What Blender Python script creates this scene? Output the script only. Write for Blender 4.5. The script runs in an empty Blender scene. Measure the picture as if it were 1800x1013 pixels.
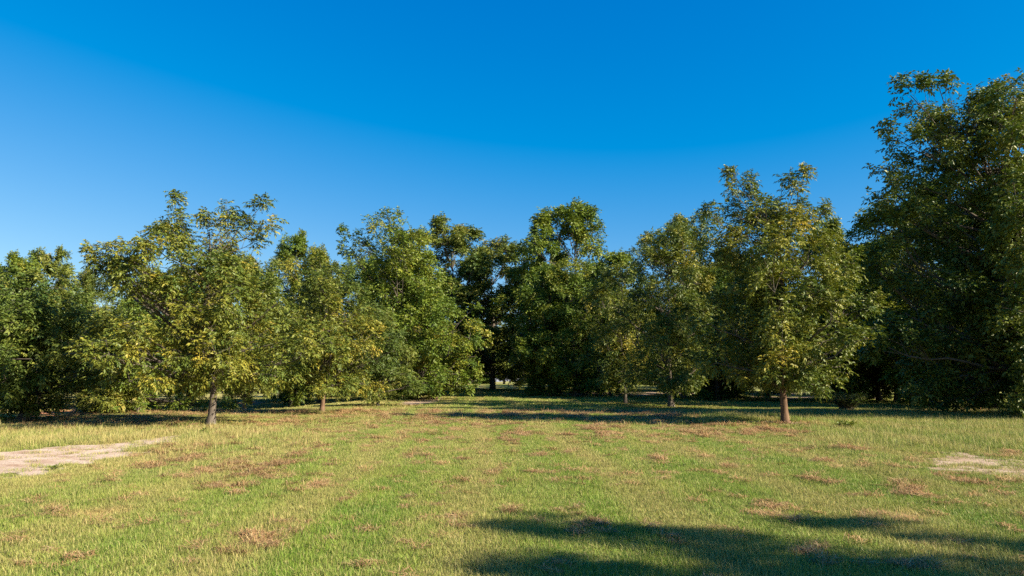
import bpy, math, random
import numpy as np

# ------------------------------------------------------------------ camera, sky, sun, exposure
S = bpy.context.scene
COL = S.collection
W_, H_, F_ = 1800.0, 1013.0, 1300.0          # the photograph's size and focal length in its pixels
PITCH = math.atan((668.0 - 506.5) / F_)
EYE = 1.65

cam_d = bpy.data.cameras.new('camera'); cam = bpy.data.objects.new('camera', cam_d); COL.objects.link(cam)
cam_d.sensor_width = 36.0; cam_d.lens = 36.0 * F_ / W_
cam_d.clip_start = 0.1; cam_d.clip_end = 3000
cam.location = (0, 0, EYE); cam.rotation_euler = (math.pi / 2 + PITCH, 0, 0)
S.camera = cam

SUN_EL = math.radians(31.0)
SX, SY = 0.905, -0.425                          # the sun stands to the right and a little behind the camera
sun_d = bpy.data.lights.new('sun', 'SUN'); sun = bpy.data.objects.new('sun', sun_d); COL.objects.link(sun)
sun_d.energy = 5.0; sun_d.angle = math.radians(0.53); sun_d.color = (1.0, 0.90, 0.74)
import mathutils
_l = math.hypot(SX, SY)
sv = mathutils.Vector((SX / _l * math.cos(SUN_EL), SY / _l * math.cos(SUN_EL), math.sin(SUN_EL)))
sun.rotation_euler = sv.to_track_quat('Z', 'Y').to_euler(); sun.location = sv * 50

world = bpy.data.worlds.new('World'); S.world = world; world.use_nodes = True
wn = world.node_tree; wn.nodes.clear()
sky = wn.nodes.new('ShaderNodeTexSky'); sky.sky_type = 'NISHITA'; sky.sun_disc = False
sky.sun_elevation = SUN_EL
sky.sun_rotation = math.atan2(SX, SY)         # measured clockwise from +Y
sky.air_density = 1.0; sky.dust_density = 0.25; sky.ozone_density = 2.6; sky.altitude = 100
tint = wn.nodes.new('ShaderNodeMix'); tint.data_type = 'RGBA'; tint.blend_type = 'MULTIPLY'
tint.inputs['Factor'].default_value = 1.0
tint.inputs[7].default_value = (0.42, 0.86, 1.18, 1)
bg = wn.nodes.new('ShaderNodeBackground'); bg.inputs['Strength'].default_value = 0.050
wo = wn.nodes.new('ShaderNodeOutputWorld')
# the photograph's polarised blue: a curve on the red and blue of the whole sky
sep = wn.nodes.new('ShaderNodeSeparateColor'); com = wn.nodes.new('ShaderNodeCombineColor')
def wm(op, a, b):
    n = wn.nodes.new('ShaderNodeMath'); n.operation = op; wn.links.new(a, n.inputs[0]); n.inputs[1].default_value = b; return n.outputs[0]
wn.links.new(sky.outputs[0], tint.inputs[6]); wn.links.new(tint.outputs[2], sep.inputs[0])
red = wm('MULTIPLY', wm('MAXIMUM', wm('SUBTRACT', sep.outputs[0], 0.594), 0.0), 2.5)
blue = wm('MULTIPLY', wm('POWER', sep.outputs[2], 0.51), 2.36)
wn.links.new(red, com.inputs[0]); wn.links.new(sep.outputs[1], com.inputs[1]); wn.links.new(blue, com.inputs[2]); wn.links.new(com.outputs[0], bg.inputs[0]); wn.links.new(bg.outputs[0], wo.inputs[0])

S.view_settings.view_transform = 'Standard'; S.view_settings.look = 'None'
S.view_settings.exposure = 1.5; S.view_settings.gamma = 1.0; S.view_settings.use_curve_mapping = False
S.render.engine = 'CYCLES'
S.cycles.use_denoising = False; S.render.filter_size = 1.15
S.cycles.max_bounces = 4; S.cycles.diffuse_bounces = 2; S.cycles.glossy_bounces = 2
S.cycles.transmission_bounces = 3; S.cycles.transparent_max_bounces = 4

# ------------------------------------------------------------------ helpers
def vnoise(x, y, seed=0):
    """smooth value noise in 0..1 on numpy arrays"""
    x = np.asarray(x, float); y = np.asarray(y, float)
    xi = np.floor(x).astype(np.int64); yi = np.floor(y).astype(np.int64)
    fx = x - xi; fy = y - yi
    fx = fx * fx * (3 - 2 * fx); fy = fy * fy * (3 - 2 * fy)
    def hsh(a, b):
        n = (a * 374761393 + b * 668265263 + seed * 974634777) & 0x7fffffff
        n = ((n ^ (n >> 13)) * 1274126177) & 0x7fffffff
        return ((n ^ (n >> 16)) & 0xffff) / 65535.0
    return (hsh(xi, yi) * (1 - fx) + hsh(xi + 1, yi) * fx) * (1 - fy) + (hsh(xi, yi + 1) * (1 - fx) + hsh(xi + 1, yi + 1) * fx) * fy

def fbm(x, y, seed=0, o=3):
    s = 0; a = 0.5; t = 0
    for k in range(o):
        s = s + a * vnoise(x * 2 ** k, y * 2 ** k, seed + k); t += a; a *= 0.5
    return s / t

def sstep(a, b, x):
    t = np.clip((np.asarray(x, float) - a) / (b - a), 0, 1)
    return t * t * (3 - 2 * t)

def hgt(x, y):
    """height of the ground"""
    x = np.asarray(x, float); y = np.asarray(y, float)
    h = 0.06 * (fbm(x * 0.22 + 7, y * 0.22, 3) - 0.5) * sstep(2, 10, y)
    h = h - 0.75 * sstep(-10, -20, x) * sstep(38, 50, y)                   # hollow behind the left edge of the field
    h = h + 0.95 * sstep(50, 125, y) * (1 - sstep(18, 40, np.abs(x + 2)))  # the alley climbs to a low crest
    h = h - 3.2 * sstep(132, 215, y)                                      # and falls away behind it
    h = h + 0.07 * np.exp(-((x - (0.30 * y + 2.6)) / 0.5) ** 2) * sstep(10, 14, y) * (1 - sstep(26, 30, y))
    return h

def ray(px, py):
    r = (px - W_ / 2) / F_; u = (H_ / 2 - py) / F_
    c, s = math.cos(PITCH), math.sin(PITCH)
    return np.array([r, c - u * s, s + u * c])

def at(px, py, Y):
    """point seen at pixel (px, py) at distance Y in front of the camera"""
    d = ray(px, py); return np.array([0, 0, EYE]) + d * (Y / d[1])

def ground(px, py):
    d = ray(px, py); Y = 3.0
    for _ in range(6000):
        p = np.array([0, 0, EYE]) + d * (Y / d[1])
        if p[2] <= hgt(p[0], p[1]): return p
        Y += 0.03
    return p

def mesh_np(name, V, faces, mats, tint=None, midx=None, smooth=False):
    """faces: (n,3) or (n,4) int array, or a list of such arrays"""
    me = bpy.data.meshes.new(name)
    if not isinstance(faces, list): faces = [faces]
    faces = [f for f in faces if len(f)]
    V = np.asarray(V, np.float32)
    loops = np.concatenate([f.ravel() for f in faces]).astype(np.int32)
    tot = np.concatenate([np.full(len(f), f.shape[1], np.int32) for f in faces])
    start = np.concatenate([[0], np.cumsum(tot)[:-1]]).astype(np.int32)
    me.vertices.add(len(V)); me.vertices.foreach_set('co', V.ravel())
    me.loops.add(len(loops)); me.loops.foreach_set('vertex_index', loops)
    me.polygons.add(len(tot)); me.polygons.foreach_set('loop_start', start)
    for m in mats: me.materials.append(m)
    if midx is not None: me.polygons.foreach_set('material_index', np.asarray(midx, np.int32))
    me.update(calc_edges=True)
    if smooth: me.polygons.foreach_set('use_smooth', np.ones(len(tot), bool))
    if tint is not None:
        a = me.attributes.new('tint', 'FLOAT', 'FACE'); a.data.foreach_set('value', np.asarray(tint, np.float32))
    return me

def link(name, me, parent=None):
    o = bpy.data.objects.new(name, me); COL.objects.link(o)
    if parent is not None: o.parent = parent
    return o

def thing(name, label, cat, loc, group=None):
    o = bpy.data.objects.new(name, None); COL.objects.link(o)
    o.empty_display_size = 0.5
    o.location = loc; o['label'] = label; o['category'] = cat
    if group: o['group'] = group
    return o

class Tubes:
    """collects tapered tubes into one mesh"""
    def __init__(s): s.V = []; s.Q = []; s.n = 0
    def add(s, pts, rad, sides=6):
        pts = np.asarray(pts, float); rad = np.asarray(rad, float); n = len(pts)
        tan = np.gradient(pts, axis=0); tan /= np.linalg.norm(tan, axis=1, keepdims=True) + 1e-9
        ref = np.array([0, 0, 1.0]) if abs(tan[0][2]) < 0.9 else np.array([1.0, 0, 0])
        a = np.cross(tan, ref); a /= np.linalg.norm(a, axis=1, keepdims=True) + 1e-9
        b = np.cross(tan, a)
        ang = np.arange(sides) * 2 * math.pi / sides
        ring = a[:, None, :] * np.cos(ang)[None, :, None] + b[:, None, :] * np.sin(ang)[None, :, None]
        V = pts[:, None, :] + ring * rad[:, None, None]
        i = np.arange(n - 1)[:, None] * sides; k = np.arange(sides)[None, :]; k2 = (k + 1) % sides
        Q = np.stack([i + k, i + k2, i + sides + k2, i + sides + k], -1).reshape(-1, 4) + s.n
        s.V.append(V.reshape(-1, 3)); s.Q.append(Q); s.n += n * sides
    def mesh(s, name, mat, smooth=True):
        return mesh_np(name, np.concatenate(s.V), np.concatenate(s.Q), [mat], smooth=smooth)

# ------------------------------------------------------------------ materials
def nt(name):
    m = bpy.data.materials.new(name); m.use_nodes = True
    t = m.node_tree; t.nodes.clear(); return m, t
def N(t, kind, **kw):
    n = t.nodes.new(kind)
    for k, v in kw.items(): setattr(n, k, v)
    return n
def ramp(t, fac, stops, interp='LINEAR'):
    r = N(t, 'ShaderNodeValToRGB'); r.color_ramp.interpolation = interp
    e = r.color_ramp.elements
    while len(e) < len(stops): e.new(0.5)
    for q, (p, c) in zip(e, stops):
        q.position = p; q.color = (*c, 1) if len(c) == 3 else c
    if fac is not None: t.links.new(fac, r.inputs[0])
    return r.outputs[0]
def mixc(t, fac, a, b, mode='MIX'):
    m = N(t, 'ShaderNodeMix', data_type='RGBA', blend_type=mode)
    for sock, v in ((m.inputs[0], fac), (m.inputs[6], a), (m.inputs[7], b)):
        if hasattr(v, 'is_linked') or hasattr(v, 'node'): t.links.new(v, sock)
        elif isinstance(v, (int, float)): sock.default_value = v
        else: sock.default_value = (*v, 1)
    return m.outputs[2]
def math_(t, op, a, b=0.0, clamp=False):
    m = N(t, 'ShaderNodeMath', operation=op, use_clamp=clamp)
    for i, v in ((0, a), (1, b)):
        if hasattr(v, 'node'): t.links.new(v, m.inputs[i])
        else: m.inputs[i].default_value = v
    return m.outputs[0]
def noise(t, vec, scale, detail=3, rough=0.55, stretch=None):
    if stretch is not None:
        mp = N(t, 'ShaderNodeMapping'); t.links.new(vec, mp.inputs[0]); mp.inputs['Scale'].default_value = stretch; vec = mp.outputs[0]
    n = N(t, 'ShaderNodeTexNoise'); n.inputs['Scale'].default_value = scale
    n.inputs['Detail'].default_value = detail; n.inputs['Roughness'].default_value = rough
    t.links.new(vec, n.inputs['Vector']); return n.outputs[0]

def leaf_material(name, stops, rough=0.5, trans=0.15, spec=0.26, gain=1.6):
    m, t = nt(name)
    a = N(t, 'ShaderNodeAttribute', attribute_name='tint')
    c = ramp(t, a.outputs['Fac'], [(q, tuple(v * gain for v in col)) for q, col in stops])
    p = N(t, 'ShaderNodeBsdfPrincipled'); p.inputs['Roughness'].default_value = rough
    p.inputs['Specular IOR Level'].default_value = spec
    t.links.new(c, p.inputs['Base Color'])
    tr = N(t, 'ShaderNodeBsdfTranslucent')
    tc = mixc(t, 1.0, c, (1.25, 1.35, 0.55), 'MULTIPLY'); t.links.new(tc, tr.inputs['Color'])
    mx = N(t, 'ShaderNodeMixShader'); mx.inputs[0].default_value = trans
    t.links.new(p.outputs[0], mx.inputs[1]); t.links.new(tr.outputs[0], mx.inputs[2])
    o = N(t, 'ShaderNodeOutputMaterial'); t.links.new(mx.outputs[0], o.inputs[0])
    return m

LEAF_OLIVE = leaf_material('olive_leaf', [(0.0, (0.034, 0.055, 0.009)), (0.30, (0.068, 0.086, 0.012)), (0.58, (0.122, 0.120, 0.016)), (0.82, (0.215, 0.170, 0.022)), (1.0, (0.34, 0.235, 0.035))])
LEAF_GREEN = leaf_material('green_leaf', [(0.0, (0.034, 0.064, 0.009)), (0.4, (0.072, 0.104, 0.011)), (0.75, (0.130, 0.140, 0.015)), (1.0, (0.22, 0.18, 0.025))], gain=1.48)
LEAF_DEEP = leaf_material('deep_green_leaf', [(0.0, (0.028, 0.052, 0.010)), (0.4, (0.060, 0.082, 0.013)), (0.75, (0.108, 0.112, 0.018)), (1.0, (0.18, 0.145, 0.03))])

def bark_material(name, c1, c2, c3):
    m, t = nt(name)
    tc = N(t, 'ShaderNodeTexCoord').outputs['Object']
    n1 = noise(t, tc, 7, 5, 0.65, (1, 1, 0.25)); n2 = noise(t, tc, 2.2, 3)
    c = ramp(t, n1, [(0.3, c1), (0.55, c2), (0.75, c3)])
    c = mixc(t, math_(t, 'MULTIPLY', n2, 0.5), c, c1)
    p = N(t, 'ShaderNodeBsdfPrincipled'); p.inputs['Roughness'].default_value = 0.9
    p.inputs['Specular IOR Level'].default_value = 0.2
    t.links.new(c, p.inputs['Base Color'])
    b = N(t, 'ShaderNodeBump'); b.inputs['Strength'].default_value = 0.9; b.inputs['Distance'].default_value = 0.02
    t.links.new(n1, b.inputs['Height']); t.links.new(b.outputs[0], p.inputs['Normal'])
    o = N(t, 'ShaderNodeOutputMaterial'); t.links.new(p.outputs[0], o.inputs[0]); return m
BARK = bark_material('bark', (0.060, 0.048, 0.036), (0.125, 0.102, 0.078), (0.20, 0.172, 0.138))
BARK_WARM = bark_material('warm_bark', (0.07, 0.04, 0.023), (0.165, 0.10, 0.058), (0.26, 0.18, 0.115))

def field_colour(t, pos):
    """colour of the field by place: green lawn, streaks left by mowing, dry and brown patches"""
    big = noise(t, pos, 0.16, 3); mid = noise(t, pos, 0.75, 4, 0.6)
    streak = noise(t, pos, 0.8, 3, 0.6, (1.7, 0.11, 1.0))
    c = ramp(t, mid, [(0.25, (0.105, 0.195, 0.020)), (0.5, (0.180, 0.255, 0.030)), (0.75, (0.275, 0.300, 0.052))])
    c = mixc(t, ramp(t, streak, [(0.42, (0, 0, 0)), (0.64, (0.6, 0.6, 0.6))]), c, (0.335, 0.300, 0.085))
    sx = N(t, 'ShaderNodeSeparateXYZ'); t.links.new(pos, sx.inputs[0])
    left = math_(t, 'MULTIPLY', math_(t, 'SUBTRACT', -2.5, sx.outputs[0]), 0.16, True)
    left = math_(t, 'MULTIPLY', left, ramp(t, big, [(0.35, (0.15, 0.15, 0.15)), (0.6, (1, 1, 1))]))
    c = mixc(t, math_(t, 'MULTIPLY', left, 0.72), c, (0.40, 0.33, 0.12))
    u = math_(t, 'ADD', sx.outputs[0], math_(t, 'MULTIPLY', sx.outputs[1], 0.043))       # passes of the mower
    u = math_(t, 'ADD', u, math_(t, 'MULTIPLY', big, 1.2))
    wv = math_(t, 'SINE', math_(t, 'MULTIPLY', u, 2.7))
    c = mixc(t, ramp(t, wv, [(0.25, (0, 0, 0)), (1.0, (0.62, 0.62, 0.62))]), c, (0.350, 0.285, 0.095))
    c = mixc(t, ramp(t, math_(t, 'MULTIPLY', wv, -1.0), [(0.35, (0, 0, 0)), (1.0, (0.35, 0.35, 0.35))]), c, (0.110, 0.205, 0.022))
    return c, mid, big, streak

def grass_material(name, dry, rough=0.5, trans=0.25):
    m, t = nt(name)
    g = N(t, 'ShaderNodeNewGeometry'); pos = g.outputs['Position']
    c, mid, big, streak = field_colour(t, pos)
    a = N(t, 'ShaderNodeAttribute', attribute_name='tint', attribute_type='INSTANCER')
    b = N(t, 'ShaderNodeAttribute', attribute_name='tint')
    straw = (0.50, 0.40, 0.17) if not dry else (0.34, 0.20, 0.10)
    if dry:
        c = ramp(t, b.outputs['Fac'], [(0.0, (0.17, 0.090, 0.040)), (0.5, (0.37, 0.215, 0.095)), (1.0, (0.52, 0.38, 0.18))])
    else:
        c = mixc(t, ramp(t, b.outputs['Fac'], [(0.58, (0, 0, 0)), (0.92, (0.8, 0.8, 0.8))]), c, straw)
        c = mixc(t, ramp(t, b.outputs['Fac'], [(0.0, (0.55, 0.55, 0.55)), (0.35, (0, 0, 0))]), c, (0.105, 0.215, 0.026))
        c = mixc(t, ramp(t, a.outputs['Fac'], [(0.55, (0, 0, 0)), (1.0, (0.8, 0.8, 0.8))]), c, (0.46, 0.33, 0.13))
    p = N(t, 'ShaderNodeBsdfPrincipled'); p.inputs['Roughness'].default_value = rough
    p.inputs['Specular IOR Level'].default_value = 0.15
    t.links.new(c, p.inputs['Base Color'])
    tr = N(t, 'ShaderNodeBsdfTranslucent'); t.links.new(c, tr.inputs['Color'])
    mx = N(t, 'ShaderNodeMixShader'); mx.inputs[0].default_value = trans
    t.links.new(p.outputs[0], mx.inputs[1]); t.links.new(tr.outputs[0], mx.inputs[2])
    o = N(t, 'ShaderNodeOutputMaterial'); t.links.new(mx.outputs[0], o.inputs[0]); return m

def ground_material():
    m, t = nt('field_ground')
    pos = N(t, 'ShaderNodeNewGeometry').outputs['Position']
    c, mid, big, streak = field_colour(t, pos)
    fine = noise(t, pos, 9, 5, 0.7)
    soil = ramp(t, fine, [(0.3, (0.15, 0.10, 0.05)), (0.7, (0.32, 0.23, 0.115))])
    c = mixc(t, ramp(t, fine, [(0.35, (0.15, 0.15, 0.15)), (0.65, (0.55, 0.55, 0.55))]), c, soil)
    p = N(t, 'ShaderNodeBsdfPrincipled'); p.inputs['Roughness'].default_value = 0.95
    p.inputs['Specular IOR Level'].default_value = 0.1
    t.links.new(c, p.inputs['Base Color'])
    b = N(t, 'ShaderNodeBump'); b.inputs['Strength'].default_value = 1.0; b.inputs['Distance'].default_value = 0.05
    t.links.new(fine, b.inputs['Height']); t.links.new(b.outputs[0], p.inputs['Normal'])
    o = N(t, 'ShaderNodeOutputMaterial'); t.links.new(p.outputs[0], o.inputs[0]); return m

def soil_material(name, c1, c2, c3, streaky=True):
    m, t = nt(name)
    pos = N(t, 'ShaderNodeNewGeometry').outputs['Position']
    n1 = noise(t, pos, 2.2, 5, 0.65, (0.6, 1.1, 1) if streaky else (1, 1, 1)); n2 = noise(t, pos, 14, 4, 0.7)
    c = ramp(t, n1, [(0.34, c1), (0.46, c2), (0.62, c3)])
    c = mixc(t, ramp(t, n2, [(0.38, (0.5, 0.5, 0.5)), (0.55, (0, 0, 0))]), c, c1)
    p = N(t, 'ShaderNodeBsdfPrincipled'); p.inputs['Roughness'].default_value = 0.95
    p.inputs['Specular IOR Level'].default_value = 0.1
    t.links.new(c, p.inputs['Base Color'])
    b = N(t, 'ShaderNodeBump'); b.inputs['Strength'].default_value = 0.8; b.inputs['Distance'].default_value = 0.03
    t.links.new(n2, b.inputs['Height']); t.links.new(b.outputs[0], p.inputs['Normal'])
    o = N(t, 'ShaderNodeOutputMaterial'); t.links.new(p.outputs[0], o.inputs[0]); return m

GROUND = ground_material()
GRASS = grass_material('grass_blade', False)
STRAW = grass_material('dry_straw', True, 0.7, 0.1)
SAND = soil_material('pale_sand', (0.28, 0.175, 0.11), (0.44, 0.325, 0.235), (0.52, 0.415, 0.32))
SOIL = soil_material('brown_soil', (0.20, 0.125, 0.075), (0.34, 0.24, 0.155), (0.43, 0.33, 0.23))
CLAY = soil_material('red_clay', (0.22, 0.085, 0.035), (0.38, 0.165, 0.075), (0.46, 0.23, 0.12))

# ------------------------------------------------------------------ ground
def axis(lo, hi, fine_lo, fine_hi, step, g=1.13):
    a = list(np.arange(fine_lo, fine_hi + 1e-6, step)); s = step
    while a[-1] < hi: s *= g; a.append(a[-1] + s)
    s = step
    while a[0] > lo: s *= g; a.insert(0, a[0] - s)
    return np.array(a)
gx = axis(-1500, 1500, -36, 36, 0.6); gy = axis(-400, 2200, 3, 60, 0.5)
X, Y = np.meshgrid(gx, gy)
V = np.stack([X, Y, hgt(X, Y)], -1).reshape(-1, 3)
nx, ny = len(gx), len(gy)
i = (np.arange(ny - 1)[:, None] * nx + np.arange(nx - 1)[None, :]).ravel()
Q = np.stack([i, i + 1, i + nx + 1, i + nx], -1)
fld = link('ground', mesh_np('ground', V, Q, [GROUND], smooth=True)); fld['kind'] = 'structure'

def inside(poly, x, y):
    r = np.zeros(np.shape(x), bool); n = len(poly)
    for k in range(n):
        x1, y1 = poly[k]; x2, y2 = poly[(k + 1) % n]
        c = ((y1 > y) != (y2 > y)); d = (x2 - x1) * (y - y1) / (y2 - y1 + 1e-12) + x1
        r ^= c & (x < d)
    return r

PATCHES = []
def bare_patch(name, pix, mat, amp=0.5, step=0.07, keep=0.0, world=False):
    poly = np.array(pix, float) if world else np.array([ground(*p)[:2] for p in pix])
    x0, y0 = poly.min(0) - amp; x1, y1 = poly.max(0) + amp
    ax = np.arange(x0, x1, step); ay = np.arange(y0, y1, step * 1.4)
    X, Y = np.meshgrid(ax, ay)
    def test(x, y):
        wx = x + amp * 2 * (fbm(x * 0.9, y * 0.9, 11) - 0.5); wy = y + amp * 2 * (fbm(x * 0.9, y * 0.9, 23) - 0.5)
        wx = wx + amp * 0.6 * (vnoise(x * 6, y * 6, 5) - 0.5); wy = wy + amp * 0.6 * (vnoise(x * 6, y * 6, 6) - 0.5)
        return inside(poly, wx, wy)
    M = test(X, Y)
    V = np.stack([X, Y, hgt(X, Y) + 0.012 + 0.012 * (fbm(X * 1.7, Y * 2.5, 9) - 0.3)], -1).reshape(-1, 3)
    nx, ny = len(ax), len(ay)
    i = (np.arange(ny - 1)[:, None] * nx + np.arange(nx - 1)[None, :])
    ok = M[:-1, :-1] & M[1:, :-1] & M[:-1, 1:] & M[1:, 1:]
    i = i[ok]
    Q = np.stack([i, i + 1, i + nx + 1, i + nx], -1)
    used = np.unique(Q); mp = np.zeros(nx * ny, int); mp[used] = np.arange(len(used))
    o = link(name, mesh_np(name, V[used], mp[Q], [mat], smooth=True)); o['kind'] = 'structure'
    PATCHES.append((test, poly.min(0) - amp, poly.max(0) + amp, keep))
    ce = poly.mean(0); wide = ce + (poly - ce) * np.array([1.06, 1.25])      # thinning grass round the bare place
    PATCHES.append((lambda x, y: inside(wide, x + 1.4 * (vnoise(x * 2.5, y * 2.5, 31) - .5), y + 1.4 * (vnoise(x * 2.5, y * 2.5, 32) - .5)), wide.min(0) - 1, wide.max(0) + 1, 0.62))
    return o
bare_patch('sand_track', [(-420, 806), (0, 797), (60, 790), (150, 784), (215, 780), (285, 770), (335, 763), (325, 771), (280, 786), (242, 803), (190, 812), (130, 822), (85, 832), (40, 841), (0, 846), (-420, 872)], SAND, 0.8, keep=0.06)
bare_patch('bare_soil_patch', [(1605, 822), (1650, 796), (1690, 793), (1745, 804), (1800, 810), (1950, 818), (1950, 850), (1870, 845), (1800, 839), (1700, 833), (1630, 830)], SOIL, 0.7, keep=0.17)
bare_patch('soil_strip', [(1278, 740.5), (1330, 740), (1395, 741), (1425, 744), (1400, 749), (1360, 748), (1300, 744)], SOIL, 0.3, keep=0.1)
bare_patch('soil_patch', [(690, 712), (720, 702), (772, 697), (784, 702), (768, 708), (730, 714)], SOIL, 0.5, 0.16, keep=0.05)
bare_patch('red_clay_patch', [(-10, 742), (20, 732), (90, 722), (150, 708), (158, 716), (130, 728), (95, 740), (40, 746)], CLAY, 0.6, 0.12, keep=0.05)
bare_patch('clay_mound', [(405, 711), (418, 704), (445, 703), (470, 708), (450, 714), (420, 716)], CLAY, 0.3, 0.12, keep=0.05)
bare_patch('twig_litter_patch', [(285, 757), (300, 750), (340, 748), (390, 748), (430, 745), (440, 749), (370, 755), (310, 760)], SOIL, 0.4, 0.1, keep=0.35)
bare_patch('far_soil_band', [(960, 688), (1040, 689), (1110, 690), (1200, 687), (1300, 688), (1300, 692), (1100, 697), (1000, 696)], SOIL, 0.6, 0.3, keep=0.2)
bare_patch('shaded_soil_band', [(1310, 692), (1420, 690), (1440, 697), (1400, 703), (1320, 699)], SOIL, 0.6, 0.2, keep=0.2)

# ------------------------------------------------------------------ trees
def norm(a): return a / (np.linalg.norm(a, axis=-1, keepdims=True) + 1e-9)

def make_leaves(P, D, tnt, rng, leaf_len, nleaf, pairs, lw_ratio, droop):
    """compound pecan leaves round the tips of the shoots P (n,3) pointing along D; returns verts, tris, tint"""
    n = len(P)
    Pn = np.repeat(P, nleaf, 0); Dn = np.repeat(D, nleaf, 0); m = len(Pn)
    k = np.tile(np.arange(nleaf), n)
    az = k * 2.39996 + np.repeat(rng.uniform(0, 6.28, n), nleaf) + rng.normal(0, 0.25, m)
    ref = np.where(np.abs(Dn[:, 2:3]) < 0.9, np.array([[0, 0, 1.0]]), np.array([[1.0, 0, 0]]))
    a = norm(np.cross(Dn, ref)); b = np.cross(Dn, a)
    rad = a * np.cos(az)[:, None] + b * np.sin(az)[:, None]
    tt = (k + 0.5) / nleaf
    base = Pn - Dn * ((1 - tt) * leaf_len * 1.0)[:, None]
    L = leaf_len * rng.uniform(0.7, 1.2, m)
    d = norm(Dn * (0.25 + 0.6 * tt)[:, None] + rad * 0.9 + rng.normal(0, 0.12, (m, 3)))
    dr = droop * rng.uniform(0.5, 1.3, m)
    q = 2 * pairs + 1
    s = np.concatenate([np.repeat(np.linspace(0.25, 0.92, pairs), 2), [1.0]])
    side = np.concatenate([np.tile([1.0, -1.0], pairs), [0.0]])
    s = np.tile(s, m); side = np.tile(side, m)
    Bn = np.repeat(base, q, 0); dn = np.repeat(d, q, 0); Ln = np.repeat(L, q); drn = np.repeat(dr, q)
    pos = Bn + dn * (Ln * s)[:, None]; pos[:, 2] -= drn * Ln * s * s
    tan = dn.copy(); tan[:, 2] -= 2 * drn * s; tan = norm(tan)
    sv_ = norm(np.cross(tan, np.array([[0, 0, 1.0]])) + rng.normal(0, 0.12, tan.shape))
    M = len(pos)
    ld = norm(tan * 0.62 + sv_ * (side * 0.85)[:, None] + rng.normal(0, 0.2, (M, 3)) + np.array([[0, 0, -0.20]]))
    ll = Ln * rng.uniform(0.34, 0.52, M)
    nr = norm(np.cross(sv_, tan) + rng.normal(0, 0.6, (M, 3)))
    wv = norm(np.cross(ld, nr)); up = np.cross(wv, ld)
    w = ll * lw_ratio * rng.uniform(0.8, 1.2, M)
    midp = pos + ld * (ll * 0.45)[:, None]
    tip = pos + ld * ll[:, None]; tip[:, 2] -= 0.12 * ll
    fold = up * (0.3 * w)[:, None]
    V = np.stack([pos, midp + wv * w[:, None] + fold, tip, midp - wv * w[:, None] + fold], 1).reshape(-1, 3)
    i = np.arange(M) * 4
    T = np.stack([i, i + 1, i + 2, i, i + 2, i + 3], -1).reshape(-1, 3)
    tn = np.repeat(np.repeat(tnt, nleaf) + rng.normal(0, 0.07, m), q) + rng.normal(0, 0.07, M)
    return V, T, np.repeat(np.clip(tn, 0, 1), 2)

def bez(p0, p1, p2, n):
    t = np.linspace(0, 1, n)[:, None]
    return (1 - t) ** 2 * p0 + 2 * t * (1 - t) * p1 + t * t * p2

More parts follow.
